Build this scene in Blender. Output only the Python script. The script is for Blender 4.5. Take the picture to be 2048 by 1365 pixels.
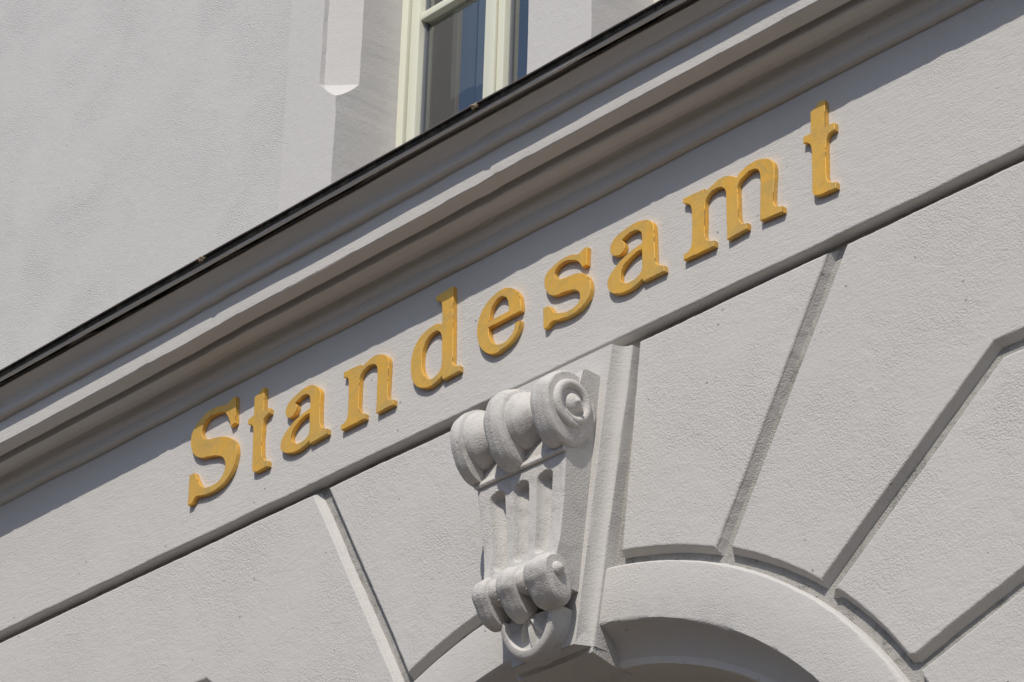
import bpy, bmesh, math, random
from mathutils import Vector, Matrix, noise
from mathutils.geometry import tessellate_polygon

# ------------------------------------------------------------------ scene, camera, light
scene = bpy.context.scene
for o in list(bpy.data.objects):
    bpy.data.objects.remove(o, do_unlink=True)
COL = scene.collection
R_ = math.radians

cam_data = bpy.data.cameras.new('camera')
cam_data.sensor_width = 36.0
cam_data.lens = 119.707
cam_data.clip_start = 0.1
cam_data.clip_end = 2000.0
cam = bpy.data.objects.new('camera', cam_data)
COL.objects.link(cam)
right = Vector((0.68074401, 0.73202845, 0.02686896))
up = Vector((0.33198226, -0.34100576, 0.87949011))
fwd = Vector((-0.65297425, 0.58978761, 0.47515809))
M = Matrix((right, up, -fwd)).transposed().to_4x4()
M.translation = Vector((5.6763, -5.3, 1.65))          # a person standing in the street
cam.matrix_world = M
scene.camera = cam

SUN_TO = Vector((0.50, -1.0, 1.25)).normalized()      # towards the sun
elev = math.asin(SUN_TO.z)
azim = math.atan2(SUN_TO.x, SUN_TO.y)

world = bpy.data.worlds.new('World')
scene.world = world
world.use_nodes = True
wn = world.node_tree
wn.nodes.clear()
wout = wn.nodes.new('ShaderNodeOutputWorld')
wbg = wn.nodes.new('ShaderNodeBackground')
wsky = wn.nodes.new('ShaderNodeTexSky')
wsky.sky_type = 'NISHITA'
wsky.sun_disc = False
wsky.sun_elevation = elev
wsky.sun_rotation = azim
wsky.air_density = 1.0
wsky.dust_density = 1.0
wsky.ozone_density = 1.0
wbg.inputs['Strength'].default_value = 0.135
wn.links.new(wsky.outputs[0], wbg.inputs[0])
wn.links.new(wbg.outputs[0], wout.inputs[0])

sun_data = bpy.data.lights.new('sun', 'SUN')
sun_data.energy = 3.5
sun_data.angle = R_(0.53)
sun_data.color = (1.0, 0.94, 0.85)
sun = bpy.data.objects.new('sun', sun_data)
COL.objects.link(sun)
sun.rotation_euler = SUN_TO.to_track_quat('Z', 'Y').to_euler()
sun.location = (5, -10, 14)

scene.view_settings.view_transform = 'Standard'
scene.view_settings.look = 'None'
scene.view_settings.exposure = 0.0
scene.view_settings.gamma = 1.0
scene.view_settings.use_curve_mapping = False
scene.cycles.max_bounces = 6
scene.cycles.diffuse_bounces = 4
scene.cycles.glossy_bounces = 3
scene.render.resolution_x = 1024
scene.render.resolution_y = 682

random.seed(11)

# ------------------------------------------------------------------ helpers
def nz(x, y=0.0, z=0.0):
    return noise.noise(Vector((x, y, z)))

def mesh_obj(name, verts, faces, mats, parent=None, sharp=32, mat_idx=None, smooth=True):
    me = bpy.data.meshes.new(name)
    me.from_pydata([tuple(v) for v in verts], [], faces)
    for m in (mats if isinstance(mats, (list, tuple)) else [mats]):
        me.materials.append(m)
    bm = bmesh.new(); bm.from_mesh(me)
    bmesh.ops.remove_doubles(bm, verts=bm.verts, dist=1e-6)
    bmesh.ops.recalc_face_normals(bm, faces=bm.faces)
    bm.to_mesh(me); bm.free()
    if smooth:
        me.shade_smooth()
        me.set_sharp_from_angle(angle=R_(sharp))
    o = bpy.data.objects.new(name, me)
    COL.objects.link(o)
    if parent is not None:
        o.parent = parent
    return o

def empty(name, loc=(0, 0, 0), parent=None):
    o = bpy.data.objects.new(name, None)
    o.location = loc
    o.empty_display_size = 0.2
    COL.objects.link(o)
    if parent is not None:
        o.parent = parent
    return o

def tag(o, label=None, cat=None, group=None, kind=None):
    if label: o['label'] = label
    if cat: o['category'] = cat
    if group: o['group'] = group
    if kind: o['kind'] = kind
    return o

def signed_area(p):
    return 0.5 * sum(p[i][0] * p[(i + 1) % len(p)][1] - p[(i + 1) % len(p)][0] * p[i][1] for i in range(len(p)))

def resample(pts, step):
    out = []
    for i in range(len(pts)):
        a, b = pts[i], pts[(i + 1) % len(pts)]
        n = max(1, int(math.hypot(b[0] - a[0], b[1] - a[1]) / step))
        for k in range(n):
            t = k / n
            out.append((a[0] + (b[0] - a[0]) * t, a[1] + (b[1] - a[1]) * t))
    return out

def offset(p, d):
    """move a closed CCW outline inwards by d"""
    n = len(p); out = []
    for i in range(n):
        a, b, c = p[i - 1], p[i], p[(i + 1) % n]
        e1 = Vector((b[0] - a[0], b[1] - a[1])); e2 = Vector((c[0] - b[0], c[1] - b[1]))
        if e1.length < 1e-9 or e2.length < 1e-9:
            out.append(b); continue
        e1.normalize(); e2.normalize()
        n1 = Vector((-e1.y, e1.x)); n2 = Vector((-e2.y, e2.x))
        m = n1 + n2
        if m.length < 1e-6: m = n1
        m.normalize()
        k = d / max(0.45, m.dot(n1))
        out.append((b[0] + m.x * k, b[1] + m.y * k))
    return out

def rough_outline(p, step=0.014, a1=0.0022, a2=0.0011, seed=0.0, clip=6.0):
    """hand-trowelled edge: a long wobble and a short crumble"""
    p = resample(p, step)
    if signed_area(p) < 0:
        p = p[::-1]
    out = []
    for x, z in p:
        k = 1.0 if abs(x) < clip else 0.0
        dx = a1 * nz(x * 5 + seed, z * 5, 3.1) + a2 * nz(x * 34 + seed, z * 34, 7.7) + 0.6 * a2 * nz(x * 90, z * 90, seed)
        dz = a1 * nz(x * 5 - seed, z * 5, 9.4) + a2 * nz(x * 34 - seed, z * 34, 1.2) + 0.6 * a2 * nz(x * 90, z * 90, seed + 5)
        out.append((x + k * dx, z + k * dz))
    return out

def block(name, outline, mat, parent, y0=0.0, y1=0.045, bev=0.006, splay=0.004, seed=0.0, step=0.014, a1=0.0022, a2=0.0011):
    """a plastered block: front at y0, back at y1, rounded uneven arris"""
    p = rough_outline(outline, step, a1, a2, seed)
    n = len(p)
    rings = [(y1, 0), (y0 + bev, None)] + [(y0 + bev * (1 - math.sin(a)), bev * (1 - math.cos(a))) for a in (0.35, 0.75, 1.15)] + [(y0, bev * 1.02)]
    V = []; F = []
    for k, (y, d) in enumerate(rings):
        if k == 0: q = offset(p, -splay)
        elif d is None: q = p
        else: q = offset(p, d)
        V += [(x, y, z) for x, z in q]
    for k in range(len(rings) - 1):
        for i in range(n):
            j = (i + 1) % n
            F.append((k * n + i, k * n + j, (k + 1) * n + j, (k + 1) * n + i))
    b = (len(rings) - 1) * n
    for base in (b, 0):
        tri = tessellate_polygon([[Vector((V[base + i][0], V[base + i][2], 0)) for i in range(n)]])
        F += [tuple(base + i for i in t) for t in tri]
    return mesh_obj(name, V, F, mat, parent, smooth=False)

def box(name, x0, x1, y0, y1, z0, z1, mat, parent, bev=0.003):
    bm = bmesh.new()
    bmesh.ops.create_cube(bm, size=1.0)
    for v in bm.verts:
        v.co = Vector((x0 + (v.co.x + .5) * (x1 - x0), y0 + (v.co.y + .5) * (y1 - y0), z0 + (v.co.z + .5) * (z1 - z0)))
    if bev > 0:
        bmesh.ops.bevel(bm, geom=list(bm.edges), offset=bev, segments=2, affect='EDGES', profile=0.5)
    me = bpy.data.meshes.new(name); bm.to_mesh(me); bm.free()
    me.materials.append(mat)
    me.shade_smooth(); me.set_sharp_from_angle(angle=R_(35))
    o = bpy.data.objects.new(name, me); COL.objects.link(o)
    if parent is not None: o.parent = parent
    return o

# ------------------------------------------------------------------ materials
class NT:
    def __init__(self, name):
        self.m = bpy.data.materials.new(name); self.m.use_nodes = True
        self.t = self.m.node_tree; self.t.nodes.clear()
        self.out = self.t.nodes.new('ShaderNodeOutputMaterial')
        self.b = self.t.nodes.new('ShaderNodeBsdfPrincipled')
        self.t.links.new(self.b.outputs[0], self.out.inputs[0])
        self.co = self.t.nodes.new('ShaderNodeTexCoord').outputs['Object']
    def link(self, a, b): self.t.links.new(a, b)
    def node(self, typ, **kw):
        n = self.t.nodes.new(typ)
        for k, v in kw.items(): setattr(n, k, v)
        return n
    def mapping(self, scale=(1, 1, 1), rot=(0, 0, 0), loc=(0, 0, 0)):
        n = self.node('ShaderNodeMapping')
        n.inputs['Scale'].default_value = scale; n.inputs['Rotation'].default_value = rot; n.inputs['Location'].default_value = loc
        self.link(self.co, n.inputs[0]); return n.outputs[0]
    def noise(self, scale, detail=4, rough=0.55, dist=0.0, vec=None):
        n = self.node('ShaderNodeTexNoise')
        n.inputs['Scale'].default_value = scale; n.inputs['Detail'].default_value = detail
        n.inputs['Roughness'].default_value = rough; n.inputs['Distortion'].default_value = dist
        self.link(vec if vec is not None else self.co, n.inputs['Vector']); return n.outputs['Fac']
    def ramp(self, fac, stops):
        n = self.node('ShaderNodeValToRGB')
        el = n.color_ramp.elements
        while len(el) < len(stops): el.new(0.5)
        for e, (p, c) in zip(el, stops):
            e.position = p; e.color = (c, c, c, 1) if not isinstance(c, (tuple, list)) else (*c, 1)
        self.link(fac, n.inputs[0]); return n.outputs[0]
    def math(self, op, a, b=None):
        n = self.node('ShaderNodeMath', operation=op)
        for i, v in enumerate((a, b)):
            if v is None: continue
            if isinstance(v, (int, float)): n.inputs[i].default_value = v
            else: self.link(v, n.inputs[i])
        return n.outputs[0]
    def mix(self, fac, a, b, mode='MIX'):
        n = self.node('ShaderNodeMix', data_type='RGBA', blend_type=mode)
        for sock, v in ((n.inputs['Factor'], fac), (n.inputs['A'], a), (n.inputs['B'], b)):
            if isinstance(v, (int, float)): sock.default_value = v
            elif isinstance(v, tuple): sock.default_value = (*v, 1)
            else: self.link(v, sock)
        return n.outputs['Result']
    def bump(self, h, strength, dist, normal=None):
        n = self.node('ShaderNodeBump')
        n.inputs['Strength'].default_value = strength; n.inputs['Distance'].default_value = dist
        self.link(h, n.inputs['Height'])
        if normal is not None: self.link(normal, n.inputs['Normal'])
        return n.outputs[0]

def stucco(name, col, grain=1.0, lump=1.0, streak=1.0, streak_rot=0.0, dirt=0.0, dirt_col=(0.10, 0.095, 0.085), pits=1.0, rough=0.92):
    t = NT(name)
    big = t.noise(1.1, 2); fine = t.noise(170, 2, 0.6)
    c = t.mix(t.ramp(big, [(0.3, 0.0), (0.7, 1.0)]), tuple(v * 0.985 for v in col), tuple(min(1, v * 1.015) for v in col))
    c = t.mix(t.ramp(fine, [(0.26, 0.16), (0.42, 0.0)]), c, tuple(v * 0.75 for v in col))
    rnd = t.node('ShaderNodeObjectInfo').outputs['Random']
    c = t.mix(t.math('MULTIPLY', rnd, 0.5), c, tuple(v * f for v, f in zip(col, (0.945, 0.945, 0.94))))
    # pin holes
    vor = t.node('ShaderNodeTexVoronoi'); vor.inputs['Scale'].default_value = 26; vor.inputs['Randomness'].default_value = 1
    t.link(t.co, vor.inputs['Vector'])
    pit = t.ramp(vor.outputs['Distance'], [(0.0, 1.0), (0.075, 1.0), (0.10, 0.0)])
    sel = t.ramp(t.noise(7, 2), [(0.56, 0.0), (0.62, 1.0)])
    pit = t.math('MULTIPLY', pit, sel)
    c = t.mix(t.math('MULTIPLY', pit, 0.35 * pits), c, (0.11, 0.105, 0.10))
    if dirt > 0:
        dn = t.math('MULTIPLY', t.ramp(t.noise(16, 5, 0.7, 0.6), [(0.48, 0.0), (0.68, 1.0)]), t.ramp(t.noise(230, 3, 0.7), [(0.38, 0.15), (0.62, 1.0)]))
        c = t.mix(t.math('MULTIPLY', dn, dirt), c, dirt_col)
    t.link(c, t.b.inputs['Base Color'])
    t.b.inputs['Roughness'].default_value = rough
    t.b.inputs['Specular IOR Level'].default_value = 0.25
    sv = t.mapping((22, 22, 105), (0, streak_rot, 0))
    st = t.noise(1.0, 3, 0.65, 0.25, sv)
    lumpn = t.noise(24, 3, 0.6, 0.4)
    patch = t.ramp(t.noise(3.4, 3, 0.6, 0.5), [(0.40, 0.30), (0.68, 1.0)])
    gr = t.math('MULTIPLY', t.math('SUBTRACT', t.ramp(t.noise(215, 2, 0.6, 0.0), [(0.25, 0.0), (0.65, 1.0)]), 1.0), patch)
    hgt = t.math('MULTIPLY', lumpn, 0.0044 * lump)
    hgt = t.math('ADD', hgt, t.math('MULTIPLY', st, 0.0022 * streak))
    hgt = t.math('ADD', hgt, t.math('MULTIPLY', gr, 0.0017 * grain))
    if pits > 0: hgt = t.math('ADD', hgt, t.math('MULTIPLY', pit, -0.0025 * pits))
    n = t.bump(hgt, 1.0, 1.0)
    t.link(n, t.b.inputs['Normal'])
    return t.m

WALL = (0.535, 0.518, 0.497)
M_frieze = stucco('frieze_render', WALL, 0.7, 0.40, 0.7, 0.22)
M_block = stucco('ashlar_render', WALL, 0.9, 0.50, 0.35, 0.45)
M_ring = stucco('archivolt_render', WALL, 0.7, 0.40, 0.4, 0.6)
M_wall = stucco('upper_wall_render', (0.535, 0.518, 0.505), 1.0, 0.35, 0.1, 0.0, pits=0.5)
M_band = stucco('surround_render', (0.55, 0.532, 0.518), 0.4, 0.3, 0.2, 1.5, pits=0.3)
M_corn = stucco('cornice_render', (0.53, 0.512, 0.49), 0.45, 0.30, 0.5, 0.0, pits=0.5)
M_bed = stucco('joint_render', (0.40, 0.385, 0.36), 1.6, 0.8, 0.2, 0.0, dirt=0.9, dirt_col=(0.10, 0.098, 0.085))
M_key = stucco('keystone_render', (0.555, 0.538, 0.515), 0.6, 0.25, 0.4, 1.5, dirt=0.10)
M_console = stucco('console_render', (0.565, 0.545, 0.52), 0.8, 0.10, 0.1, 1.2, dirt=0.5, dirt_col=(0.13, 0.125, 0.115), pits=0.4)
M_inner = stucco('reveal_render', (0.60, 0.575, 0.54), 0.3, 0.3, 0.2)

def gold():
    t = NT('gilded_paint')
    a = t.noise(9, 4, 0.6, 0.4); b = t.noise(42, 4, 0.65); v = t.noise(1.0, 4, 0.6, 0.2, t.mapping((60, 60, 9)))
    c = t.mix(t.ramp(a, [(0.36, 0.0), (0.64, 1.0)]), (0.90, 0.50, 0.080), (0.82, 0.50, 0.12))
    c = t.mix(t.ramp(t.noise(15, 4, 0.7, 0.8), [(0.46, 0.0), (0.66, 0.60)]), c, (0.56, 0.40, 0.15))
    c = t.mix(t.ramp(b, [(0.50, 0.0), (0.70, 0.50)]), c, (0.60, 0.38, 0.11))
    c = t.mix(t.ramp(v, [(0.55, 0.0), (0.75, 0.15)]), c, (0.95, 0.62, 0.20))
    sp = t.math('MULTIPLY', t.ramp(t.noise(150, 3, 0.6), [(0.66, 0.0), (0.74, 1.0)]), t.ramp(t.noise(14, 3), [(0.48, 0.0), (0.62, 1.0)]))
    c = t.mix(t.math('MULTIPLY', sp, 0.8), c, (0.10, 0.05, 0.02))
    t.link(c, t.b.inputs['Base Color'])
    t.b.inputs['Metallic'].default_value = 0.6
    t.link(t.ramp(b, [(0.3, 0.46), (0.7, 0.66)]), t.b.inputs['Roughness'])
    t.b.inputs['Specular IOR Level'].default_value = 0.4
    n = t.bump(t.noise(30, 4), 0.35, 0.002); n = t.bump(t.noise(220, 3), 0.3, 0.0008, n)
    t.link(n, t.b.inputs['Normal'])
    return t.m
M_gold = gold()

def plain(name, col, rough=0.6, metal=0.0, var=0.08, scale=30, bump=0.2, spec=0.4):
    t = NT(name)
    n = t.noise(scale, 4, 0.6)
    c = t.mix(n, tuple(v * (1 - var) for v in col), tuple(min(1, v * (1 + var)) for v in col))
    t.link(c, t.b.inputs['Base Color'])
    t.b.inputs['Roughness'].default_value = rough; t.b.inputs['Metallic'].default_value = metal
    t.b.inputs['Specular IOR Level'].default_value = spec
    if bump: t.link(t.bump(t.noise(scale * 4, 3), bump, 0.001), t.b.inputs['Normal'])
    return t.m
M_chip = plain('worn_edge', (0.24, 0.115, 0.040), 0.8, var=0.4, scale=120)
M_frame = plain('window_paint', (0.70, 0.70, 0.575), 0.38, var=0.02, scale=12, bump=0.05, spec=0.5)
M_gasket = plain('gasket_rubber', (0.16, 0.17, 0.19), 0.5, var=0.1)
M_metal = plain('weathered_zinc', (0.17, 0.15, 0.145), 0.65, 0.15, var=0.35, scale=25, bump=0.5)
M_felt = stucco('roofing_felt', (0.045, 0.047, 0.042), 2.5, 2.0, 0.5, dirt=1.0, dirt_col=(0.22, 0.23, 0.18), pits=0)
M_mortar = plain('mortar_dab', (0.42, 0.33, 0.24), 0.9, var=0.2, scale=80, bump=0.8)
M_backdrop_a = plain('backdrop_taupe', (0.16, 0.15, 0.138), 0.95, var=0.06, scale=6, bump=0.3)
M_backdrop_b = plain('backdrop_grey', (0.20, 0.20, 0.20), 0.95, var=0.05, scale=6, bump=0.3)
M_room = plain('room_plaster', (0.35, 0.34, 0.32), 0.9, var=0.04, scale=3)
M_door = plain('door_wood', (0.07, 0.06, 0.05), 0.5, var=0.25, scale=14)

def glass():
    t = NT('window_glass')
    t.t.nodes.remove(t.b)
    gl = t.node('ShaderNodeBsdfGlossy'); gl.inputs['Roughness'].default_value = 0.015; gl.inputs['Color'].default_value = (0.93, 0.93, 0.93, 1)
    tr = t.node('ShaderNodeBsdfTransparent'); tr.inputs['Color'].default_value = (0.80, 0.84, 0.84, 1)
    fr = t.node('ShaderNodeFresnel'); fr.inputs['IOR'].default_value = 1.5
    mx = t.node('ShaderNodeMixShader')
    bf = t.node('ShaderNodeNewGeometry').outputs['Backfacing']
    t.link(t.math('MULTIPLY', t.math('MULTIPLY', fr.outputs[0], 3.3), t.math('SUBTRACT', 1.0, bf)), mx.inputs[0]); t.link(tr.outputs[0], mx.inputs[1]); t.link(gl.outputs[0], mx.inputs[2])
    t.link(mx.outputs[0], t.out.inputs[0])
    t.link(t.bump(t.noise(3, 2), 0.02, 0.01), gl.inputs['Normal'])
    return t.m
M_glass = glass()

def paving():
    t = NT('street_paving')
    br = t.node('ShaderNodeTexBrick'); br.inputs['Scale'].default_value = 1.0
    br.inputs['Brick Width'].default_value = 0.22; br.inputs['Row Height'].default_value = 0.14; br.inputs['Mortar Size'].default_value = 0.008
    br.inputs['Color1'].default_value = (0.10, 0.08, 0.062, 1); br.inputs['Color2'].default_value = (0.08, 0.064, 0.05, 1); br.inputs['Mortar'].default_value = (0.05, 0.042, 0.034, 1)
    t.link(t.co, br.inputs['Vector'])
    t.link(t.mix(t.ramp(t.noise(0.6, 4), [(0.3, 0.0), (0.7, 0.4)]), br.outputs['Color'], (0.07, 0.058, 0.047)), t.b.inputs['Base Color'])
    t.b.inputs['Roughness'].default_value = 0.9
    t.link(t.bump(br.outputs['Fac'], -0.6, 0.01), t.b.inputs['Normal'])
    return t.m
M_street = paving()
M_pave = plain('bounce_granite', (0.25, 0.222, 0.195), 0.85, var=0.12, scale=5, bump=0.3)
M_opp = plain('ochre_render', (0.26, 0.21, 0.15), 0.9, var=0.06, scale=2)
M_dark = plain('dark_panes', (0.03, 0.035, 0.04), 0.15, var=0.1, scale=2, bump=0)
M_tile = plain('roof_tiles', (0.22, 0.08, 0.045), 0.85, var=0.2, scale=6)
LETTERS = {
 'S': ((-1.562, 5.887), [
  '2009,2865c 1917,2870 1783,2837 1685,2769 1539,2764 1280,2818 954,2844 635,2796 347,2672 131,2521 14,2319 -2,2049 72,1813 186,1635 367,1476 587,1368 847,1313 1130,1247 1391,1160 1586,1048 1707,895 1751,738 1722,542 1599,379 1395,290 1100,276 843,325 685,419 554,559 442,741 334,953c 275,982c 63,972c 97,-2c 281,7 363,100 448,157 588,145 893,80 1215,67 1529,103 1790,203 2000,352 2146,554 2225,796 2246,1026 2186,1253 2044,1446 1846,1595 1583,1713 1323,1785 1042,1838 805,1896 634,1982 535,2120 498,2278 545,2439 684,2568 909,2627 1187,2615 1494,2544 1646,2403 1767,2215 1889,1925c 2082,1991c',]),
 't1': ((-1.294, 5.889), [
  '657,2658c 564,2656 487,2602 393,2541 225,2488c 256,1904c 143,1874 5,1852c 5,1692c 132,1654 223,1574 266,1477 290,1140 340,307 351,129 384,64 478,16 578,-2 1068,5c 1041,186c 935,206 828,289 769,391 700,926 704,1228 707,1461 749,1611 825,1677 993,1711c 981,1873c 871,1884 789,1878 700,1875c 687,2316c',]),
 'a1': ((-1.135, 5.893), [
  '1310,24c 2066,74c 2053,231c 1939,272 1822,347 1739,468 1705,618 1671,1205 1664,1485 1621,1617 1499,1743 1345,1857 1196,1907 1002,1924 746,1889 526,1817 338,1745 201,1642 132,1504 137,1385 186,1275 273,1209 389,1184 531,1221 620,1305 643,1413 612,1506 532,1570c 672,1636 860,1696 1023,1683 1141,1617 1204,1513 1243,1175c 1069,1144 849,1096 629,1024 413,915 198,783 51,626 -1,482 12,339 89,209 227,115 395,45 624,0 849,2 1069,40 1284,136c',
  '1225,1008c 1018,1001 768,917 571,778 487,635 460,506 509,385 633,265 781,220 958,216 1115,253 1221,319 1265,429',]),
 'n': ((-0.87, 5.89), [
  '-1,1816c 706,1792c 697,1708c 836,1726 988,1773 1170,1832 1385,1843 1605,1784 1765,1701 1881,1578 1926,1447 1937,1192 1937,739 1937,422 1967,299 2034,207 2219,158c 2214,7c 1490,-3c 1491,335 1482,905 1470,1297 1445,1431 1376,1537 1263,1602 1091,1631 938,1596 804,1519 730,1386 713,1186 714,843 724,498 766,347 869,208 1028,151c 1029,4c 16,-3c 2,165c 141,184 243,284 272,433 259,1008 235,1407 210,1531 125,1613 -3,1644c',]),
 'd': ((-0.582, 5.891), [
  '1615,2792c 927,2733c 934,2607c 1055,2559 1150,2468 1192,2356 1219,2045 1224,1772c 1095,1834 950,1863 736,1849 488,1780 261,1648 93,1439 10,1198 -4,959 19,707 80,469 200,277 370,143 591,41 807,2 1054,32 1288,146c 1344,27c 2011,47c 2003,210c 1890,225 1788,295 1729,410 1721,560 1696,1321 1648,2288',
  '1054,1619 945,1647 767,1620 611,1516 496,1342 437,1120 435,850 476,647 566,452 720,275 830,221 989,229 1146,292 1245,416 1271,594 1254,1084 1236,1361 1185,1502',]),
 'e': ((-0.316, 5.895), [
  '1717,930c 1725,1040 1679,1302 1651,1408 1573,1532 1422,1696 1247,1802 1074,1860 879,1871 684,1832 491,1765 323,1659 181,1523 90,1368 24,1185 3,1003 18,789 77,578 172,392 315,226 491,94 665,23 836,2 1029,23 1244,82 1433,169 1573,294 1675,441 1707,541 1703,645c 1506,636c 1503,544 1448,416 1332,292 1190,224 1021,203 850,240 726,306 599,428 519,581 475,729 456,887c',
  '472,1080c 490,1234 531,1407 623,1542 766,1639 912,1668 1035,1625 1136,1542 1202,1412 1241,1246 1251,1101c',]),
 's': ((-0.058, 5.898), [
  '1641,1823c 1558,1846 1449,1801 1354,1763 1257,1757 1118,1807 951,1836 729,1848 507,1815 300,1743 135,1665 40,1547 23,1399 51,1234 126,1073 241,939 369,868 537,824 759,803 980,782 1146,739 1285,662 1370,564 1400,443 1376,323 1269,234 1106,189 887,187 665,240 497,305 384,392 339,485 267,579 196,628c 0,627c 40,7c 188,-1 255,60 323,99 420,106 643,53 891,23 1138,25 1383,71 1571,160 1704,282 1776,448 1791,616 1761,758 1675,922 1535,1065 1383,1143 1217,1191 1023,1213 802,1235 635,1257 508,1329 435,1435 410,1533 457,1625 580,1698 760,1725 955,1691 1150,1624 1291,1535 1376,1435 1461,1291c 1625,1303c',]),
 'a2': ((0.184, 5.891), [
  '1301,48c 2060,52c 2040,220c 1875,292 1783,365 1729,482 1714,681 1692,1120 1673,1429 1645,1592 1572,1698 1426,1801 1266,1856 1052,1890 812,1880 571,1847 357,1793 196,1705 91,1573 74,1449 123,1310 219,1217 354,1174 501,1190 594,1272 619,1382 590,1469 503,1570c 655,1650 841,1682 1002,1671 1136,1606 1211,1510 1237,1391 1247,1192c 1062,1159 850,1115 637,1049 425,961 239,840 80,709 2,567 -3,418 62,263 185,129 360,50 574,9 813,1 1050,47 1266,143c',
  '1244,1010c 1038,996 799,919 614,810 509,690 467,534 482,399 569,300 690,236 889,217 1074,262 1205,349 1256,457',]),
 'm': ((0.454, 5.898), [
  '2,1826c 756,1799c 747,1708c 886,1739 1040,1791 1224,1854 1408,1867 1591,1828 1773,1742 1894,1660c 1955,1724 2137,1813 2349,1863 2590,1863 2799,1816 2977,1734 3110,1601 3167,1450 3173,1244 3145,902 3125,508 3144,374 3211,271 3445,174c 3434,29c 2667,83c 2681,592 2697,1218 2681,1441 2617,1570 2513,1640 2347,1660 2166,1609 1999,1526 1929,1415 1922,1214 1935,904 1947,543 1991,348 2096,230 2245,199c 2229,50c 1547,1c 1539,433 1526,946 1513,1360 1474,1492 1376,1584 1224,1636 1040,1623 886,1546 799,1428 781,1230 778,873 772,468 824,320 961,201 1114,156c 1104,4c 34,16c 33,182c 179,200 286,283 323,447 331,852 321,1319 283,1489 189,1600 18,1682c',]),
 't2': ((0.868, 5.895), [
  '729,2645c 645,2671 524,2655 428,2569 334,2529 260,2491c 259,1879c 147,1889 4,1893c -4,1711c 116,1682 208,1607 259,1492 277,1311 277,667 278,210 311,106 376,60 507,23 1045,1c 1044,172c 906,207 802,274 752,375 736,587 738,1158 750,1429 806,1589 887,1635 1038,1661c 1043,1843c 892,1863 738,1861c 728,2249c',]),
}
# ------------------------------------------------------------------ street
mesh_obj('street', [(-400, -400, 0), (400, -400, 0), (400, 400, 0), (-400, 400, 0)], [(0, 1, 2, 3)], M_street, smooth=False)
tag(bpy.data.objects['street'], kind='structure')
pv = box('bounce_pavement', -60, 60, -3.4, 0.64, 0.004, 0.13, M_pave, None, 0.012)  # unseen pale slab added to bounce light up into the arch
tag(pv, kind='structure')

# unseen houses added across the street, behind the camera, to shade the low sky
OPP = empty('unseen_terrace', (0, -17, 0))
tag(OPP, kind='structure')
def opp_box(name, x0, x1, y0, y1, z0, z1, m, bev=0.0):
    o = box(name, x0, x1, y0, y1, z0, z1, m, OPP, bev); return o
opp_box('terrace_wall', -70, 45, -9, 0, 0, 8.4, M_opp)
V = [(-70.5, 0.5, 8.4), (45.5, 0.5, 8.4), (45.5, -9.5, 8.4), (-70.5, -9.5, 8.4), (-66, -4.5, 10.8), (41, -4.5, 10.8)]
mesh_obj('terrace_roof', V, [(0, 1, 5, 4), (2, 3, 4, 5), (1, 2, 5), (3, 0, 4), (3, 2, 1, 0)], M_tile, OPP, smooth=False)
wm = None
for fl in (1.0, 4.6):
    for k in range(36):
        if wm is None:
            o = opp_box('terrace_window', -0.6, 0.6, 0.01, 0.05, 0.0, 1.9, M_dark); wm = o
        else:
            o = wm.copy(); COL.objects.link(o)
        o.location = (-67 + 3.1 * k, 0, fl)

# ------------------------------------------------------------------ the building
B = empty('public_building')
tag(B, 'pale grey rendered building with arched portal, rusticated blocks and heavy cornice', 'building')

ZC, R_IN, R_RING, R_BLK = 3.78, 1.228, 1.378, 1.412     # arch centre height and radii
Z_TOP, Z_FR = 5.742, 5.774                              # groove under the frieze
def hA(z): return 0.134 + 0.1595 * (z - 4.935)          # keystone half width at the wall plane
def hV(z): return 0.231 + 0.0956 * (z - 5.164)          # first voussoir starts here
def arc(r, a0, a1, n=60): return [(r * math.cos(a0 + (a1 - a0) * i / n), ZC + r * math.sin(a0 + (a1 - a0) * i / n)) for i in range(n + 1)]
def on_arc(x, r): return math.acos(x / r)
def key_arc_angle(r, h):                                # where the arc meets the key's flank
    a = math.pi / 2
    for _ in range(60):
        z = ZC + r * math.sin(a); a = math.acos(h(z) / r)
    return a
YB = 0.012                                              # blocks and archivolt lie 12 mm behind the frieze
def back(p): return [(5.6763 + (x - 5.6763) * 1.002264, 1.65 + (z - 1.65) * 1.002264 - (0.003 if z > 5.70 else 0)) for x, z in p]
def mirror(p): return [(-x, z) for x, z in p]

# bed of the joints (the wall behind the blocks)
op = [(1.37, 0.0)] + [(1.37, ZC)] + arc(1.37, 0.0, math.pi, 80)[1:-1] + [(-1.37, ZC), (-1.37, 0.0)]
bed = [(-9, 0.0), (-9, 5.82), (9, 5.82), (9, 0.0)] + op
n = len(bed); V = [(x, YB + 0.025, z) for x, z in bed] + [(x, 0.24, z) for x, z in bed]
mesh_obj('joint_bed', V, [tuple(range(n)), tuple(range(2 * n - 1, n - 1, -1))] + [(i, (i + 1) % n, n + (i + 1) % n, n + i) for i in range(n)], M_bed, B, smooth=False)

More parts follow.
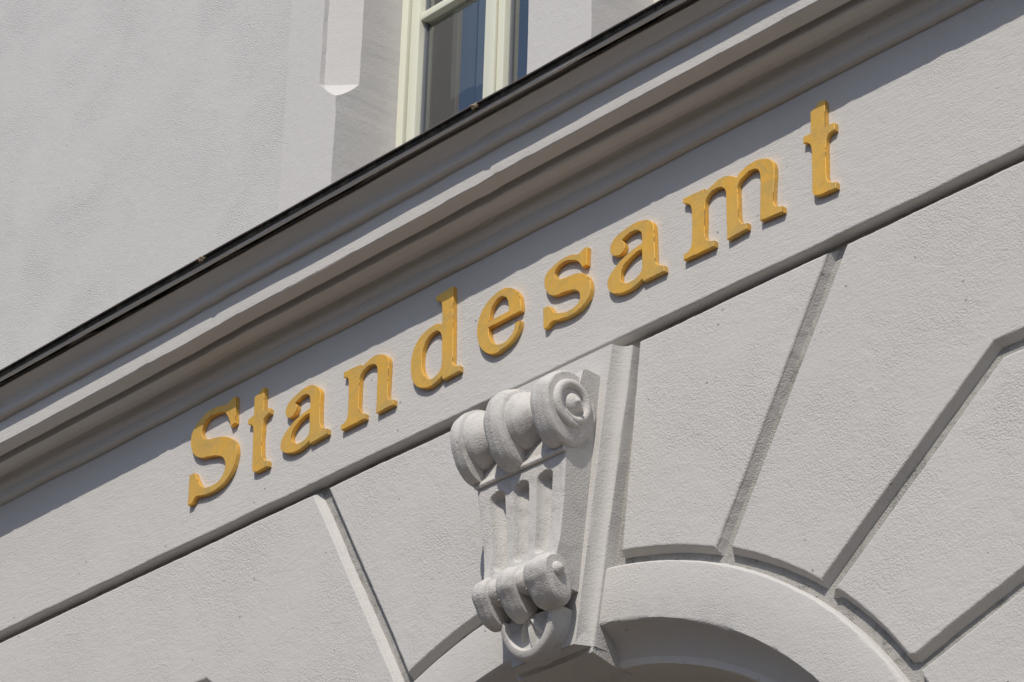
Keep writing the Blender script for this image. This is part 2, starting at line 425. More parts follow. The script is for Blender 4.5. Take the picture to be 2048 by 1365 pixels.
# voussoirs and the courses they run into; s = +1 right half, -1 left half
aV = key_arc_angle(R_BLK, hV)
def vouss(s):
    q1, q2 = (0.552, 5.088), (0.928, Z_TOP)             # joint 1, inner arris
    q3, q4 = (0.600, 5.066), (0.989, Z_TOP)             # joint 1, outer arris
    a1, a3 = on_arc(q1[0], R_BLK - 0.003), on_arc(q3[0], R_BLK + 0.003)
    v1 = [(hV(Z_TOP), Z_TOP)] + [(hV(ZC + R_BLK * math.sin(aV)), ZC + R_BLK * math.sin(aV))] + arc(R_BLK, aV, a1, 30)[1:] + [q2]
    b_up0, b_up1 = (0.890, 4.894), (1.421, 5.311)
    a4 = math.atan2(b_up0[1] - ZC, b_up0[0])
    rr = math.hypot(b_up0[0], b_up0[1] - ZC)
    v2 = [q4] + arc(0.5 * (rr + R_BLK), a3, a4, 30) + [b_up0, b_up1, (9, 5.311), (9, Z_TOP)]
    c0, c1 = (0.925, 4.853), (1.447, 5.264)
    d0, d1 = (1.160, 4.626), (1.80, 4.855)
    a5, a6 = math.atan2(c0[1] - ZC, c0[0]), math.atan2(d0[1] - ZC, d0[0])
    v3 = [c1, c0] + arc(1.424, a5, a6, 24)[1:-1] + [d0, d1, (9, 4.855), (9, 5.264)]
    e0, e1 = (1.176, 4.584), (1.815, 4.810)
    f0, f1 = (1.345, 4.235), (1.60, 4.270)
    a7, a8 = math.atan2(e0[1] - ZC, e0[0]), math.atan2(f0[1] - ZC, f0[0])
    v4 = [e1, e0] + arc(1.42, a7, a8, 20)[1:-1] + [f0, f1, (1.95, 4.400), (9, 4.400), (9, 4.810)]
    v5 = [(1.97, 4.355), (1.61, 4.225), (1.40, 4.19), (1.412, ZC), (1.412, 0.02), (9, 0.02), (9, 4.355)]
    return [v1, v2, v3, v4, v5]
for s in (1, -1):
    for k, v in enumerate(vouss(s)):
        o = block('voussoir', back(v if s > 0 else mirror(v)), M_block, B, YB, YB + 0.027, 0.0070, 0.011, seed=3.3 * k + 20 * s, step=0.014 if k < 4 else 0.05)

# archivolt with its hollowed inner edge, and the inner arch behind it, swept round the opening
def sweep(name, prof_, mat, a0, seed, sharp=30, side=0):
    """prof_: (radius, y); side +1/-1 = one half from the key to the ground, 0 = the whole arch"""
    st = []
    nA = 150
    if side == 0:
        st = [('l', 0.02), ('l', 2.0)] + [('a', math.pi * i / (2 * nA)) for i in range(2 * nA, -1, -1)] + [('r', 2.0), ('r', 0.02)]
    else:
        st = [('a', a0 * i / nA) for i in range(nA, -1, -1)] + [('r', ZC - 0.4 * k) for k in range(1, 9)] + [('r', 0.14)]
    V = []; F = []; n = len(prof_)
    for kind, t in st:
        for k, (r, y) in enumerate(prof_):
            if kind == 'a': x, z = r * math.cos(t), ZC + r * math.sin(t)
            else: x, z = (r if kind == 'r' else -r), t
            if side < 0: x = -x
            q = 0.0016 * nz(x * 5 + seed, z * 5, k * 0.7) + 0.0011 * nz(x * 32 + seed, z * 32, k * 0.9) + 0.0007 * nz(x * 85, z * 85, k + seed)
            s_ = 1 + q / r
            (x, z), = back([(x * s_, ZC + (z - ZC) * s_)]) if kind == 'a' else back([(x + q, z)])
            V.append((x, y + 0.35 * q, z))
    for i in range(len(st) - 1):
        for k in range(n - 1):
            F.append((i * n + k, i * n + k + 1, (i + 1) * n + k + 1, (i + 1) * n + k))
    return mesh_obj(name, V, F, mat, B, sharp=sharp)
cove = [(1.2275 - 0.0658 * (0.62 * t + 0.38 * t ** 2.2), YB + 0.004 + 0.075 * (0.62 * t + 0.38 * (1 - (1 - t) ** 2.2))) for t in [i / 8 for i in range(9)]]
aprof = [(R_RING + 0.003, 0.06), (R_RING + 0.001, YB + 0.009), (R_RING - 0.0015, YB + 0.003), (R_RING - 0.006, YB - 0.001), (R_RING - 0.012, YB - 0.002), (1.30, YB - 0.002), (1.238, YB - 0.002), (1.2325, YB - 0.0012), (1.229, YB + 0.001)] + cove + [(1.159, YB + 0.086)]
for s in (1, -1):
    sweep('archivolt', aprof, M_ring, math.acos(0.10 / 1.3), 7.0 * s, 28, s)
sweep('inner_arch', [(1.20, YB + 0.0805), (1.146, YB + 0.0800), (1.1425, YB + 0.0815), (1.1408, YB + 0.085), (1.1408, 0.30), (1.1408, 0.66)], M_inner, 0, 3.0, 28, 0)
door = empty('portal_door', (0, 0.66, 0), B)
leafs = arc(1.26, 0, math.pi, 40)
dv = [(1.26, 0.03)] + leafs + [(-1.26, 0.03)]
n = len(dv)
mesh_obj('door_leaf', [(x, -0.02, z) for x, z in dv] + [(x, 0.04, z) for x, z in dv], [tuple(range(n)), tuple(range(2 * n - 1, n - 1, -1))] + [(i, (i + 1) % n, n + (i + 1) % n, n + i) for i in range(n)], M_door, door, smooth=False)
for sx in (-1, 1):
    for (z0, z1) in ((0.3, 1.2), (1.4, 2.4), (2.6, 3.6)):
        box('door_panel', min(sx * 0.12, sx * 1.05), max(sx * 0.12, sx * 1.05), -0.045, -0.021, z0, z1, M_door, door, 0.012)

# frieze that carries the lettering
block('frieze', [(-9, Z_FR), (9, Z_FR), (9, 6.30), (-9, 6.30)], M_frieze, B, 0.0, 0.20, 0.007, -0.001, seed=41, step=0.016, a1=0.0026, a2=0.0012)

# ------------------------------------------------------------------ cornice
prof = [(-0.05, 6.226), (0.0, 6.226), (0.012, 6.2255), (0.019, 6.230), (0.021, 6.236), (0.021, 6.255), (0.0225, 6.2605),
        (0.027, 6.2655), (0.0315, 6.2740), (0.0355, 6.2870), (0.0390, 6.3000), (0.0420, 6.3035), (0.0655, 6.3045), (0.0680, 6.2965), (0.070, 6.2942)]
prof += [(0.074, 6.2948), (0.098, 6.2965), (0.1018, 6.2985), (0.1025, 6.303), (0.1025, 6.3255), (0.1125, 6.3255), (0.1135, 6.3145), (0.116, 6.3130), (0.150, 6.3165), (0.1590, 6.3175), (0.162, 6.3205)]
prof += [(0.1625, 6.335), (0.162, 6.36), (0.162, 6.3985), (0.1645, 6.4005)]
for i in range(1, 7):                                   # bead
    a = -math.pi / 2 + i / 6 * math.pi * 0.56
    prof.append((0.172 + 0.0135 * math.cos(a), 6.4115 + 0.0115 * math.sin(a)))
prof += [(0.1845, 6.4145), (0.184, 6.421)]
prof += [(0.1845, 6.4265), (0.187, 6.432), (0.192, 6.4385), (0.199, 6.4455), (0.207, 6.452), (0.2145, 6.4575), (0.2205, 6.4620), (0.2205, 6.4655), (0.200, 6.4690), (0.190, 6.4720), (0.190, 6.4885), (0.2365, 6.4855), (0.2385, 6.4730)]
for i in range(0, 7):                                   # rounded lip over a deep drip
    a = math.pi + i / 6 * math.pi
    prof.append((0.2455 + 0.0055 * math.cos(a), 6.4695 + 0.0055 * math.sin(a)))
prof += [(0.2510, 6.4800), (0.246, 6.4840), (0.10, 6.503), (-0.05, 6.508)]
xs = []
x = -6.5
while x < 6.5:
    xs.append(x); x += 0.0125 if -3.0 < x < 2.6 else 0.25
V = []; F = []; P_ = len(prof)
def bulge(x, c, w): return math.exp(-((x - c) / w) ** 2)
def step(x, c, w): return 1 / (1 + math.exp(-(x - c) / w))
for x in xs:
    # old repairs: the run of the profile jumps a few millimetres at two places
    jump = 0.006 * (step(x, -0.15, 0.010) - 1) + 0.006 * step(x, -1.26, 0.010) + 0.004 * bulge(x, -0.24, 0.08) + 0.004 * bulge(x, -1.33, 0.07)
    for k, (p, z) in enumerate(prof):
        w = 0.0022 * nz(x * 1.7, k * 0.22, 2.0) + 0.0011 * nz(x * 7, k * 0.35, 5.0)
        u = 0.0022 * nz(x * 1.9, k * 0.22, 12.0) + 0.0011 * nz(x * 8, k * 0.35, 15.0)
        if 0.15 < p < 0.163 and z < 6.33:               # crumbled lower arris of the fascia
            c = max(0.0, nz(x * 17, 1.3, 0) - 0.22) * 0.008 + max(0.0, nz(x * 45, 4.3, 0) - 0.25) * 0.006
            w += c; u -= c * 0.3
        if p < 0.03:
            w += 0.0022 * nz(x * 5, 0.3, 8.0) + 0.001 * nz(x * 22, 0.3, 9.0)
        j = jump if 0.10 < p < 0.19 else 0.5 * jump if 0.02 < p <= 0.10 else 0.0
        V.append((x, -(p + u) if p > 0.005 else -p, z + w + j))
for i in range(len(xs) - 1):
    for k in range(P_ - 1):
        F.append((i * P_ + k, i * P_ + k + 1, (i + 1) * P_ + k + 1, (i + 1) * P_ + k))
cornice = mesh_obj('cornice', V, F, M_corn, B, sharp=25)

def strip(name, pr, mat, parent, amp, seed):
    V = []; F = []; n = len(pr)
    for x in xs:
        for k, (p, z) in enumerate(pr):
            sag = amp * nz(x * 1.1 + seed, 0, 3) + 0.4 * amp * nz(x * 4 + seed, 0, 6)
            V.append((x, -(p + sag * 0.4), z + sag * (1 if p > 0.2 else 0)))
    for i in range(len(xs) - 1):
        for k in range(n):
            F.append((i * n + k, i * n + (k + 1) % n, (i + 1) * n + (k + 1) % n, (i + 1) * n + k))
    return mesh_obj(name, V, F, mat, parent, sharp=35)
strip('felt_strip', [(0.06, 6.5092), (0.2515, 6.4815), (0.2530, 6.4745), (0.2565, 6.4740), (0.2570, 6.4905), (0.06, 6.5170)], M_felt, cornice, 0.0008, 2)
strip('flashing', [(0.0, 6.530), (0.255, 6.4905), (0.262, 6.4868), (0.2655, 6.4845), (0.2665, 6.4865), (0.263, 6.4905), (0.255, 6.4935), (0.0, 6.5335)], M_metal, cornice, 0.0022, 7)
for dx in (-0.076, -1.243):                              # seams in the flashing closed with mortar
    bm = bmesh.new(); bmesh.ops.create_icosphere(bm, subdivisions=3, radius=1.0)
    for v in bm.verts:
        d = 1 + 0.9 * nz(v.co.x * 1.6 + dx, v.co.y * 1.6, v.co.z * 1.6)
        v.co = Vector((dx + v.co.x * 0.014 * d, -0.2600 + v.co.y * 0.0075 * d, 6.4850 + v.co.z * 0.006 * d))
    me = bpy.data.meshes.new('mortar_dab'); bm.to_mesh(me); bm.free(); me.materials.append(M_mortar); me.shade_smooth()
    o = bpy.data.objects.new('mortar_dab', me); COL.objects.link(o); o.parent = cornice

# ------------------------------------------------------------------ keystone with its console
ZK0, ZK1, YF = 4.950, Z_TOP - 0.004, -0.040
def hF(z): return 0.115 + 0.146 * (z - 4.966)           # front fillet of the keystone
def hC(z): return 0.1335 + 0.115 * (z - 5.149)          # console flank
rows = 40; V = []; F = []
for i in range(rows + 1):
    z = ZK0 + (ZK1 - ZK0) * i / rows
    a, f = hA(z), hF(z)
    wob = lambda k: 0.0012 * nz(z * 9, k * 2.2, 1.0) + 0.0006 * nz(z * 40, k * 2.2, 2.0)
    w = a - f
    half = [(a + 0.002, 0.047), (a + 0.0012, 0.006), (a + 0.0008, 0.003), (a - 0.001, 0.0008), (a - 0.004, 0.0), (a - 0.40 * w, -0.003), (a - 0.62 * w, -0.0085), (a - 0.80 * w, -0.018), (a - 0.93 * w, -0.0305), (a - 0.985 * w, YF + 0.0025), (f - 0.0025, YF), (f - 0.006, YF)]
    full = [(x + wob(k), y) for k, (x, y) in enumerate(half)] + [(-x + wob(k + 13), y) for k, (x, y) in reversed(list(enumerate(half)))]
    zz = [z + (0 if 0 < i < rows else 0.0)] * len(full)
    V += [(x, y, q) for (x, y), q in zip(full, zz)]
n = 24
for i in range(rows):
    for k in range(n - 1):
        F.append((i * n + k, i * n + k + 1, (i + 1) * n + k + 1, (i + 1) * n + k))
F.append(tuple(range(rows * n, rows * n + n)))
# underside: front lip, then the deeper block running back into the arch
key = mesh_obj('keystone', V, F, M_key, B, sharp=26)
kb = []; zs = [(ZK0 + 0.0005, None)]
V = []; F = []
def kring(y, z, h): return [(-h, y, z), (h, y, z)]
sec = [(YF + 0.002, ZK0, 0.113), (0.0, ZK0 + 0.001, 0.131), (0.002, ZK0 - 0.014, 0.1335), (0.092, 4.916, 0.1345), (0.14, 4.917, 0.1345)]
for y, z, h in sec: V += kring(y, z, h)
for y, z, h in sec: V += [(-h - (0.10) * 0.16 if y > 0 else -h, y, z + 0.10), (h + 0.10 * 0.16 if y > 0 else h, y, z + 0.10)]
m = len(sec)
for i in range(m - 1):
    F.append((2 * i, 2 * i + 1, 2 * i + 3, 2 * i + 2))
    F.append((2 * i + 1, 2 * m + 2 * i + 1, 2 * m + 2 * i + 3, 2 * i + 3))
    F.append((2 * i, 2 * i + 2, 2 * m + 2 * i + 2, 2 * m + 2 * i))
mesh_obj('keystone_foot', V, F, M_key, key, smooth=False)

# console body: concave fluted front between two scrolls
pz = [(5.085, 0.141), (5.12, 0.138), (5.15, 0.131), (5.175, 0.1250), (5.20, 0.1220), (5.25, 0.1210), (5.30, 0.1225), (5.35, 0.1255), (5.428, 0.131)]
def pfront(z):
    for (z0, p0), (z1, p1) in zip(pz, pz[1:]):
        if z <= z1:
            t = (z - z0) / (z1 - z0); t = t * t * (3 - 2 * t) * 0.4 + t * 0.6
            return p0 + (p1 - p0) * max(0, t)
    return pz[-1][1]
NU, NV = 180, 110
V = []; F = []
Z0, Z1 = 5.085, 5.428
for j in range(NV + 1):
    z = Z0 + (Z1 - Z0) * j / NV; h = hC(z) - 0.002; p = pfront(z)
    row = [(-h, YF + 0.01)]
    for i in range(NU + 1):
        u = -1 + 2 * i / NU
        y = -p
        edge = max(0.0, (abs(u) - 0.965) / 0.035)
        y += 0.004 * edge ** 2
        for c in (-0.55, 0.0, 0.55):
            w = 0.180
            d = abs(u - c) / w
            if d < 1:
                zt = 5.398 - 0.016 * (1 - math.sqrt(max(0, 1 - d * d)))
                zb = 5.178 + 0.018 * (1 - math.sqrt(max(0, 1 - d * d)))
                lt = min(1.0, max(0.0, (zt - z) / 0.010)); lb = min(1.0, max(0.0, (z - zb) / 0.012))
                y += 0.030 * max(0, 1 - d * d) ** 0.5 * lt * lb
        y += 0.0008 * nz(u * 9, z * 30, 4)
        row.append((u * h, y))
    row.append((h, YF + 0.01))
    V += [(x, y, z) for x, y in row]
n = NU + 3
for j in range(NV):
    for i in range(n - 1):
        F.append((j * n + i, j * n + i + 1, (j + 1) * n + i + 1, (j + 1) * n + i))
F.append(tuple(range(n)))
F.append(tuple(range(NV * n, NV * n + n)))
mesh_obj('fluted_panel', V, F, M_console, key, sharp=24)

# abacus band above the flutes
V = []; F = []
band = [(5.4255, -0.126), (5.4265, -0.138), (5.431, -0.1405), (5.438, -0.139), (5.447, -0.133), (5.50, -0.125), (5.56, -0.115), (5.655, -0.10), (5.66, -0.09)]
NB = 24
for z, y in band:
    h = hC(z) - 0.0022
    V += [(-h, YF + 0.01, z)] + [(-h + 2 * h * i / NB, y + 0.0008 * nz(i * .4, z * 20, 1), z + 0.001 * nz(i * .3, z * 9, 3)) for i in range(NB + 1)] + [(h, YF + 0.01, z)]
n = NB + 3
for j in range(len(band) - 1):
    for i in range(n - 1):
        F.append((j * n + i, j * n + i + 1, (j + 1) * n + i + 1, (j + 1) * n + i))
F.append(tuple(range(n))); F.append(tuple(range((len(band) - 1) * n, len(band) * n)))
mesh_obj('abacus', V, F, M_console, key, sharp=24)

def interp(tab, u):
    for (u0, r0), (u1, r1) in zip(tab, tab[1:]):
        if u <= u1:
            t = (u - u0) / (u1 - u0) if u1 > u0 else 1
            return r0 + (r1 - r0) * t
    return tab[-1][1]

def scroll(name, xa, xb, yc, zc, tab, tail, tdir, bands, parent, nu=190, nt=80):
    """a bolster lying along x: radius from a table, cross-section drawn out downwards"""
    V = []; F = []
    for i in range(nu + 1):
        u = -1 + 2 * i / nu
        x = xa + (xb - xa) * (u + 1) / 2
        r = interp(tab, u)
        rmax = max(t[1] for t in tab)
        for k in range(nt):
            a = 2 * math.pi * k / nt
            dy, dz = math.cos(a), math.sin(a)
            c = max(0.0, dy * tdir[0] + dz * tdir[1])
            on = max(min(1.0, (u - b0) / 0.02, (b1 - u) / 0.02) for b0, b1 in bands)
            rr = r * (1 + tail * max(0.0, on) * c ** 4) + 0.0014 * nz(x * 30, a * 2.1, zc) + 0.0012 * nz(x * 11, dy * 2 + zc, dz * 2)
            V.append((x, yc + dy * rr, zc + dz * rr))
    for i in range(nu):
        for k in range(nt):
            F.append((i * nt + k, i * nt + (k + 1) % nt, (i + 1) * nt + (k + 1) % nt, (i + 1) * nt + k))
    F.append(tuple(range(nt))); F.append(tuple(range(nu * nt + nt - 1, nu * nt - 1, -1)))
    return mesh_obj(name, V, F, M_console, parent, sharp=42)

up_tab = [(-1, 0.068), (-0.985, 0.080), (-0.95, 0.087), (-0.85, 0.0915), (-0.735, 0.0895), (-0.715, 0.080), (-0.695, 0.083), (-0.62, 0.079), (-0.52, 0.066), (-0.44, 0.053), (-0.37, 0.046), (-0.29, 0.0445),
          (-0.275, 0.070), (-0.255, 0.088), (-0.18, 0.0975), (-0.06, 0.1005), (0.05, 0.096), (0.10, 0.089), (0.118, 0.078), (0.14, 0.0805), (0.23, 0.077), (0.33, 0.065), (0.42, 0.052), (0.50, 0.045), (0.605, 0.044),
          (0.62, 0.072), (0.645, 0.083), (0.72, 0.0885), (0.82, 0.0905), (0.94, 0.089), (0.98, 0.086), (1.0, 0.082)]
scroll('upper_scroll', -0.188, 0.181, -0.128, 5.555, up_tab, 0.30, Vector((-0.05, -1.0)).normalized(), [(-1.1, -0.71), (-0.28, 0.12), (0.60, 1.1)], key)
lo_tab = [(-1, 0.030), (-0.97, 0.039), (-0.88, 0.045), (-0.72, 0.0465), (-0.60, 0.042), (-0.58, 0.034), (-0.53, 0.036), (-0.46, 0.034), (-0.38, 0.026), (-0.34, 0.024), (-0.32, 0.040), (-0.22, 0.0475), (-0.08, 0.0495),
          (0.06, 0.046), (0.13, 0.041), (0.15, 0.033), (0.20, 0.035), (0.28, 0.033), (0.35, 0.025), (0.39, 0.024), (0.41, 0.040), (0.52, 0.0455), (0.70, 0.0475), (0.88, 0.046), (0.96, 0.043), (1.0, 0.038)]
scroll('lower_scroll', -0.134, 0.138, -0.126, 5.114, lo_tab, 0.95, Vector((0.42, -0.90)).normalized(), [(-1.1, -0.57), (-0.33, 0.14), (0.40, 1.1)], key, 150, 64)

def volute(x, s, yc, zc, R0, r0, eye, nip, parent):
    """raised spiral and eye on the end of a scroll; s = outward side"""
    V = []; F = []; NT_, NR = 110, 10
    for i in range(NT_ + 1):
        t = i / NT_; a = -1.9 + t * 2.35 * math.pi
        Rr = R0 * (1 - 0.26 * t); r = r0 * (1 - 0.25 * t) * min(1, 0.35 + t * 9)
        for k in range(NR):
            b = 2 * math.pi * k / NR
            V.append((x + s * (0.2 * r0 + r * 0.9 * math.sin(b)), yc - math.cos(a) * (Rr + r * math.cos(b)), zc + math.sin(a) * (Rr + r * math.cos(b))))
    for i in range(NT_):
        for k in range(NR):
            F.append((i * NR + k, i * NR + (k + 1) % NR, (i + 1) * NR + (k + 1) % NR, (i + 1) * NR + k))
    F.append(tuple(range(NR))); F.append(tuple(range(NT_ * NR, NT_ * NR + NR)))
    if R0 > 0.02:
        mesh_obj('volute_spiral', V, F, M_console, parent, sharp=60)
    V = []; F = []; NA = 28; pr = [(1.05, -0.1), (1.0, 0.25), (0.86, 0.55), (0.62, 0.78), (0.38, 0.90), (0.30, 0.98), (0.24, 1.0 + nip), (0.12, 1.12 + nip), (0.0, 1.15 + nip)]
    for (rr, hh) in pr:
        for k in range(NA):
            a = 2 * math.pi * k / NA
            V.append((x + s * hh * eye * 0.72, yc + math.cos(a) * rr * eye, zc + math.sin(a) * rr * eye))
    for j in range(len(pr) - 1):
        for k in range(NA):
            F.append((j * NA + k, j * NA + (k + 1) % NA, (j + 1) * NA + (k + 1) % NA, (j + 1) * NA + k))
    mesh_obj('volute_eye', V, F, M_console, parent, sharp=60)
for s in (1, -1):
    volute(0.180 if s > 0 else -0.188, s, -0.126, 5.553, 0.059, 0.0135, 0.0265, 0.25, key)
    volute(0.137 if s > 0 else -0.132, s, -0.124, 5.116, 0.0, 0.006, 0.0185, 0.0, key)

# hanging leaf under the lower scroll: a cupped shell with ribs
V = []; F = []
LX, LZ, LW, LH = 0.004, 5.042, 0.100, 0.114
NA, NRr = 64, 14
rings = [(1.0, -0.030), (1.0, -0.070), (0.985, -0.081), (0.93, -0.087), (0.80, -0.087), (0.765, -0.082), (0.73, -0.070), (0.60, -0.066), (0.45, -0.067), (0.30, -0.068), (0.15, -0.069), (0.02, -0.070)]
for (q, y) in rings:
    for k in range(NA + 1):
        a = math.pi + math.pi * k / NA                   # lower half only
        xx, zz = LW * q * math.cos(a), LH * q * math.sin(a)
        V.append((LX + xx, y - 0.018 * (1 + zz / LH) * (1 if q < 0.999 or y < -0.05 else 0), LZ + zz))
n = NA + 1
for j in range(len(rings) - 1):
    for k in range(NA):
        F.append((j * n + k, j * n + k + 1, (j + 1) * n + k + 1, (j + 1) * n + k))
leaf = mesh_obj('hanging_leaf', V, F, M_console, key, sharp=50)
for ang, ln in ((-90, 0.072), (-52, 0.060), (-128, 0.060)):
    a = R_(ang); d = Vector((math.cos(a) * LW / LH, math.sin(a))); s_ = Vector((-d.y, d.x)).normalized()
    V = []; F = []
    for t, w, hgt in ((0.0, 0.010, 0.020), (0.4, 0.013, 0.020), (0.8, 0.011, 0.016), (1.0, 0.004, 0.008)):
        c = d * (0.012 + ln * t); yb = -0.066 - 0.018 * (1 + c.y / LH)
        for e, hh in ((-1, 0), (-0.5, 0.75), (0, 1), (0.5, 0.75), (1, 0)):
            V.append((LX + c.x + s_.x * w * e, yb + 0.004 - hgt * hh, LZ + c.y + s_.y * w * e))
    for j in range(3):
        for k in range(4):
            F.append((j * 5 + k, j * 5 + k + 1, (j + 1) * 5 + k + 1, (j + 1) * 5 + k))
    mesh_obj('leaf_rib', V, F, M_console, key, sharp=60)

# ------------------------------------------------------------------ upper wall, jambs and windows
ZW0, ZW1 = 6.46, 9.6
box('wall', -9, -1.242, 0.009, 0.42, ZW0, ZW1, M_wall, B, 0.0)
box('wall', 1.164, 9, 0.009, 0.42, ZW0, ZW1, M_wall, B, 0.0)
box('lintel', -1.241, 1.163, 0.002, 0.42, 8.7, ZW1 - 0.003, M_wall, B, 0.0)
def jamb(xw, corners, parent):
    """upright with stopped chamfers; corners: list of (x of corner, side towards the opening)"""
    def section(open_):
        pts = []
        for xc, s in corners:
            if s is None: pts.append([(xc, 0.36), (xc, 0.0)] if xc == corners[0][0] else [(xc, 0.0), (xc, 0.36)]); continue
            f = float(open_)
            q = [(xc - s * (0.002 + 0.079 * f), 0.0), (xc - s * (0.001 + 0.078 * f), 0.0005 + 0.0155 * f), (xc, 0.003 + 0.0835 * f)]
            q = q + [(xc, 0.36)]
            pts.append(q if s > 0 else q[::-1])
        return [p for sub in pts for p in sub]
    lev = [(ZW0, False)] + [(6.7 + 0.03 * i, False) for i in range(12)] + [(7.050, 0.0), (7.064, 0.24), (7.082, 0.50), (7.104, 0.77), (7.127, 1.0)] + [(7.15 + 0.03 * i, True) for i in range(10)] + [(8.699, True)]
    V = []; F = []; n = len(section(True))
    for z, o_ in lev:
        for k, (x, y) in enumerate(section(o_)):
            j = 0.0016 * nz(z * 12, k * 3.3, xw) + 0.001 * nz(z * 45, k * 3.3, xw) if 0.0 < y < 0.2 or (0 < k < n - 1) else 0
            V.append((x + (j if y < 0.3 else 0), y + (j * 0.5 if 0 < y < 0.3 else 0), z))
    for i in range(len(lev) - 1):
        for k in range(n - 1):
            F.append((i * n + k, i * n + k + 1, (i + 1) * n + k + 1, (i + 1) * n + k))
    F.append(tuple(range(n))); F.append(tuple(range((len(lev) - 1) * n, len(lev) * n)))
    return mesh_obj('window_jamb', V, F, M_band, parent, smooth=False)
jamb(-1.1, [(-1.242, None), (-1.0, 1)], B)
jamb(0.0, [(-0.166, -1), (0.088, 1)], B)
jamb(1.1, [(0.922, -1), (1.164, None)], B)

def window(x0, x1):
    xm = 0.5 * (x0 + x1)
    def bars(name, lst, parent, bev=0.004, mat=M_frame):
        bm = bmesh.new()
        for (a0, a1, b0, b1, c0, c1) in lst:
            r = bmesh.ops.create_cube(bm, size=1.0)
            for v in r['verts']:
                v.co = Vector((a0 + (v.co.x + .5) * (a1 - a0), b0 + (v.co.y + .5) * (b1 - b0), c0 + (v.co.z + .5) * (c1 - c0)))
        bmesh.ops.bevel(bm, geom=list(bm.edges), offset=bev, segments=2, affect='EDGES', profile=0.6)
        me = bpy.data.meshes.new(name); bm.to_mesh(me); bm.free(); me.materials.append(mat)
        me.shade_smooth(); me.set_sharp_from_angle(angle=R_(32))
        o = bpy.data.objects.new(name, me); COL.objects.link(o); o.parent = parent
        return o
    zb, zt = 6.53, 8.66
    fr = bars('window', [(x0 - 0.02, x0 + 0.028, 0.238, 0.31, zb, zt), (x1 - 0.028, x1 + 0.02, 0.238, 0.31, zb, zt), (x0 + 0.029, x1 - 0.029, 0.238, 0.31, zt - 0.03, zt), (x0 + 0.029, x1 - 0.029, 0.238, 0.31, zb, zb + 0.04)], B)
    for (a, b, s) in ((x0 + 0.034, xm - 0.004, -1), (xm + 0.004, x1 - 0.034, 1)):
        z0, z1 = zb + 0.044, zt - 0.034
        sash = bars('sash', [(a, a + 0.040, 0.246, 0.300, z0, z1), (b - 0.040, b, 0.246, 0.300, z0, z1), (a + 0.041, b - 0.041, 0.246, 0.300, z0, z0 + 0.05), (a + 0.041, b - 0.041, 0.246, 0.300, z1 - 0.04, z1)], fr, 0.006)
        bars('glazing_bar', [(a + 0.0405, b - 0.0405, 0.249, 0.290, 7.398, 7.424)], fr, 0.005)
        bars('gasket', [(a + 0.0402, a + 0.046, 0.268, 0.292, z0 + 0.051, z1 - 0.041), (b - 0.046, b - 0.0402, 0.268, 0.292, z0 + 0.051, z1 - 0.041)], fr, 0.001, M_gasket)
        for (c0, c1) in ((z0 + 0.051, 7.3975), (7.4245, z1 - 0.041)):
            box('pane', a + 0.0465, b - 0.0465, 0.276, 0.280, c0, c1, M_glass, fr, 0.0)
    bars('astragal', [(xm - 0.017, xm + 0.017, 0.234, 0.2455, zb + 0.05, zt - 0.036)], fr, 0.004)
    return fr
window(-1.0, -0.166)
window(0.088, 0.922)
# the room behind
V = [(x, y, z) for x in (-3, 3) for y in (0.425, 4.0) for z in (6.0, 9.5)]
mesh_obj('room_shell', V, [(0, 1, 3, 2), (4, 6, 7, 5), (2, 3, 7, 6), (0, 2, 6, 4), (1, 5, 7, 3)], M_room, B, smooth=False)

def backdrop(name, x0, x1, y, amp, wl, mat, label):  # added sheets behind the glass, their tones standing in for its reflections
    V = []; F = []; n = int((x1 - x0) / 0.006)
    for side in (0, 0.003):
        for i in range(n + 1):
            x = x0 + (x1 - x0) * i / n
            yy = y + side + amp * math.sin(x * 2 * math.pi / wl + 1.5 * nz(x * 5)) + 0.5 * amp * nz(x * 14, 2)
            V += [(x - 0.0, yy, 6.55), (x, yy, 8.6)]
    m = 2 * (n + 1)
    for i in range(n):
        F.append((2 * i, 2 * i + 1, 2 * i + 3, 2 * i + 2)); F.append((m + 2 * i, m + 2 * i + 2, m + 2 * i + 3, m + 2 * i + 1))
    F += [(0, m, m + 1, 1), (2 * n, 2 * n + 1, m + 2 * n + 1, m + 2 * n)]
    o = mesh_obj(name, V, F, mat, sharp=60)
    return tag(o, label, 'backdrop')
backdrop('reveal_backdrop', -1.40, -0.885, 0.44, 0.0012, 0.10, M_backdrop_a, 'dark taupe curtain added behind the window glass, standing in for the reflected reveal')
backdrop('sky_backdrop', -0.883, 0.02, 0.446, 0.0012, 0.20, M_backdrop_b, 'dark grey curtain added behind the right half of the window pane, standing in for reflected sky')

# ------------------------------------------------------------------ gilded letters
def parse(s):
    out = []
    for tok in s.split():
        c = tok.endswith('c'); x, z = tok.rstrip('c').split(',')
        out.append((int(x) * 1e-4, int(z) * 1e-4, c))
    return out
def spline(pts, step=0.0035):
    n = len(pts); out = []
    for i in range(n):
        p1, p2 = pts[i], pts[(i + 1) % n]
        p0 = pts[i - 1] if not p1[2] else p1
        p3 = pts[(i + 2) % n] if not p2[2] else p2
        a, b, c, d = [Vector((q[0], q[1])) for q in (p0, p1, p2, p3)]
        ln = (c - b).length; k = max(1, int(ln / step))
        # centripetal-like tangents scaled to the segment
        t1 = (c - a); t2 = (d - b)
        t1 = t1.normalized() * ln if t1.length > 1e-9 else (c - b)
        t2 = t2.normalized() * ln if t2.length > 1e-9 else (c - b)
        for j in range(k):
            t = j / k; t_2, t_3 = t * t, t * t * t
            q = b * (2 * t_3 - 3 * t_2 + 1) + t1 * (t_3 - 2 * t_2 + t) + c * (-2 * t_3 + 3 * t_2) + t2 * (t_3 - t_2)
            out.append((q.x, q.y))
    return out
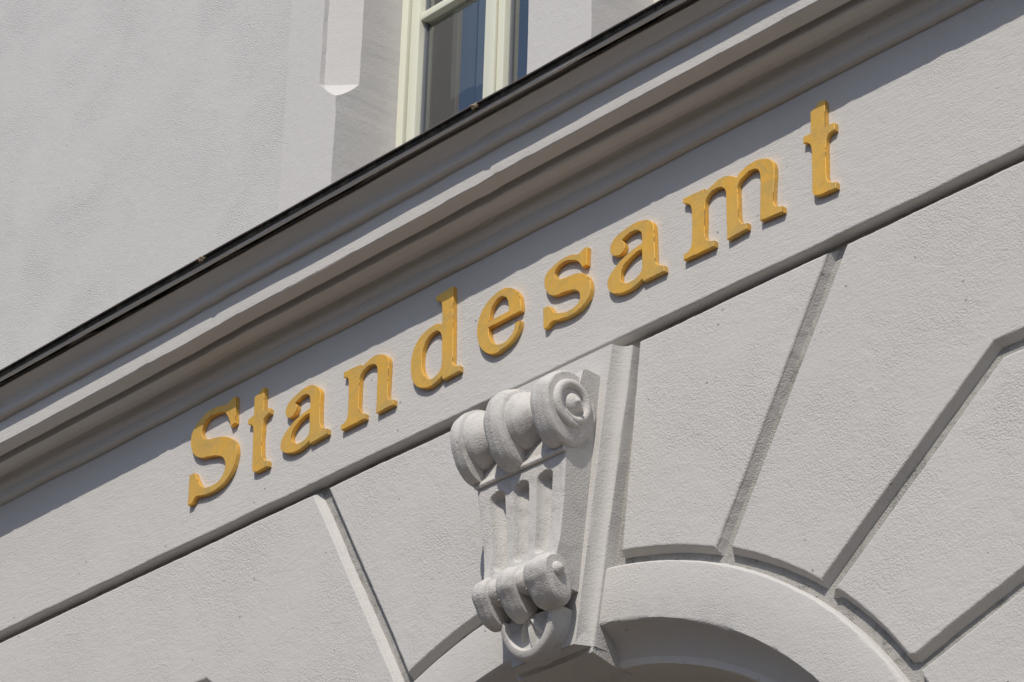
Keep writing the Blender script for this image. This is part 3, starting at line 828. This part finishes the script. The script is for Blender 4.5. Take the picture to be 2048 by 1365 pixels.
def letter(key_, label, name):
    (lx, lz), cs = LETTERS[key_]
    cu = bpy.data.curves.new(name, 'CURVE'); cu.dimensions = '2D'; cu.fill_mode = 'BOTH'
    T = 0.0146; BV = 0.0011
    cu.extrude = T / 2 - BV; cu.bevel_depth = BV; cu.bevel_resolution = 1; cu.offset = -BV
    for ci, c in enumerate(cs):
        pts = spline(parse(c))
        sp = cu.splines.new('POLY'); sp.points.add(len(pts) - 1); sp.use_cyclic_u = True
        for p, (x, z) in zip(sp.points, pts):
            j = 0.0005
            p.co = (x + j * nz((x + lx) * 120, z * 120, 1) + 0.0004 * nz((x + lx) * 40, z * 40, 5), z + j * nz((x + lx) * 120, z * 120, 2) + 0.0004 * nz((x + lx) * 40, z * 40, 6), 0, 1)
    tmp = bpy.data.objects.new('tmp', cu); COL.objects.link(tmp)
    dg = bpy.context.evaluated_depsgraph_get()
    me = bpy.data.meshes.new_from_object(tmp.evaluated_get(dg))
    bpy.data.objects.remove(tmp, do_unlink=True); bpy.data.curves.remove(cu)
    me.name = name
    me.materials.clear(); me.materials.append(M_gold); me.materials.append(M_chip)
    me.transform(Matrix(((1, 0, 0, 0), (0, 0, -1, 0), (0, 1, 0, 0), (0, 0, 0, 1))))
    for p in me.polygons:
        nn = p.normal; c = p.center
        if 0.25 < abs(nn.y) < 0.97 and c.y < 0:          # the front arris: chipped gilding
            if nz((c.x + lx) * 26, c.z * 26, 3) + 0.5 * nz((c.x + lx) * 90, c.z * 90, 8) > 0.22:
                p.material_index = 1
    me.shade_flat()
    o = bpy.data.objects.new(name, me); COL.objects.link(o)
    o.location = (lx, -T / 2 - 0.0006, lz)
    return tag(o, label, 'letter', 'gilded letters of the sign on the frieze')
for k, nm, lb in (('S', 'letter_s', 'tall gilded capital S that opens the sign on the frieze'),
                  ('t1', 'letter_t', 'gilded letter t standing right after the capital S'),
                  ('a1', 'letter_a', 'gilded letter a between the first t and the n'),
                  ('n', 'letter_n', 'gilded letter n, the only n of the sign, left of the d'),
                  ('d', 'letter_d', 'gilded letter d with tall ascender reaching into the cornice shadow'),
                  ('e', 'letter_e', 'gilded letter e with level crossbar, just left of the keystone top'),
                  ('s', 'letter_s', 'gilded small letter s between the e and the second a'),
                  ('a2', 'letter_a', 'gilded letter a between the small s and the m'),
                  ('m', 'letter_m', 'wide gilded letter m with three feet, second to last of the sign'),
                  ('t2', 'letter_t', 'gilded letter t that ends the sign at the upper right')):
    letter(k, lb, nm)

for o in B.children:                                    # parts that look different from the wall they belong to
    if o.name.startswith('keystone'): o['label'] = 'keystone carved as a fluted console between two scrolls'
    if o.name.startswith('cornice'): o['label'] = 'stepped cornice throwing a shadow on the lettered frieze'
for o in cornice.children:
    if o.name.startswith('flashing'): o['label'] = 'dark sheet metal edge along the top of the cornice'
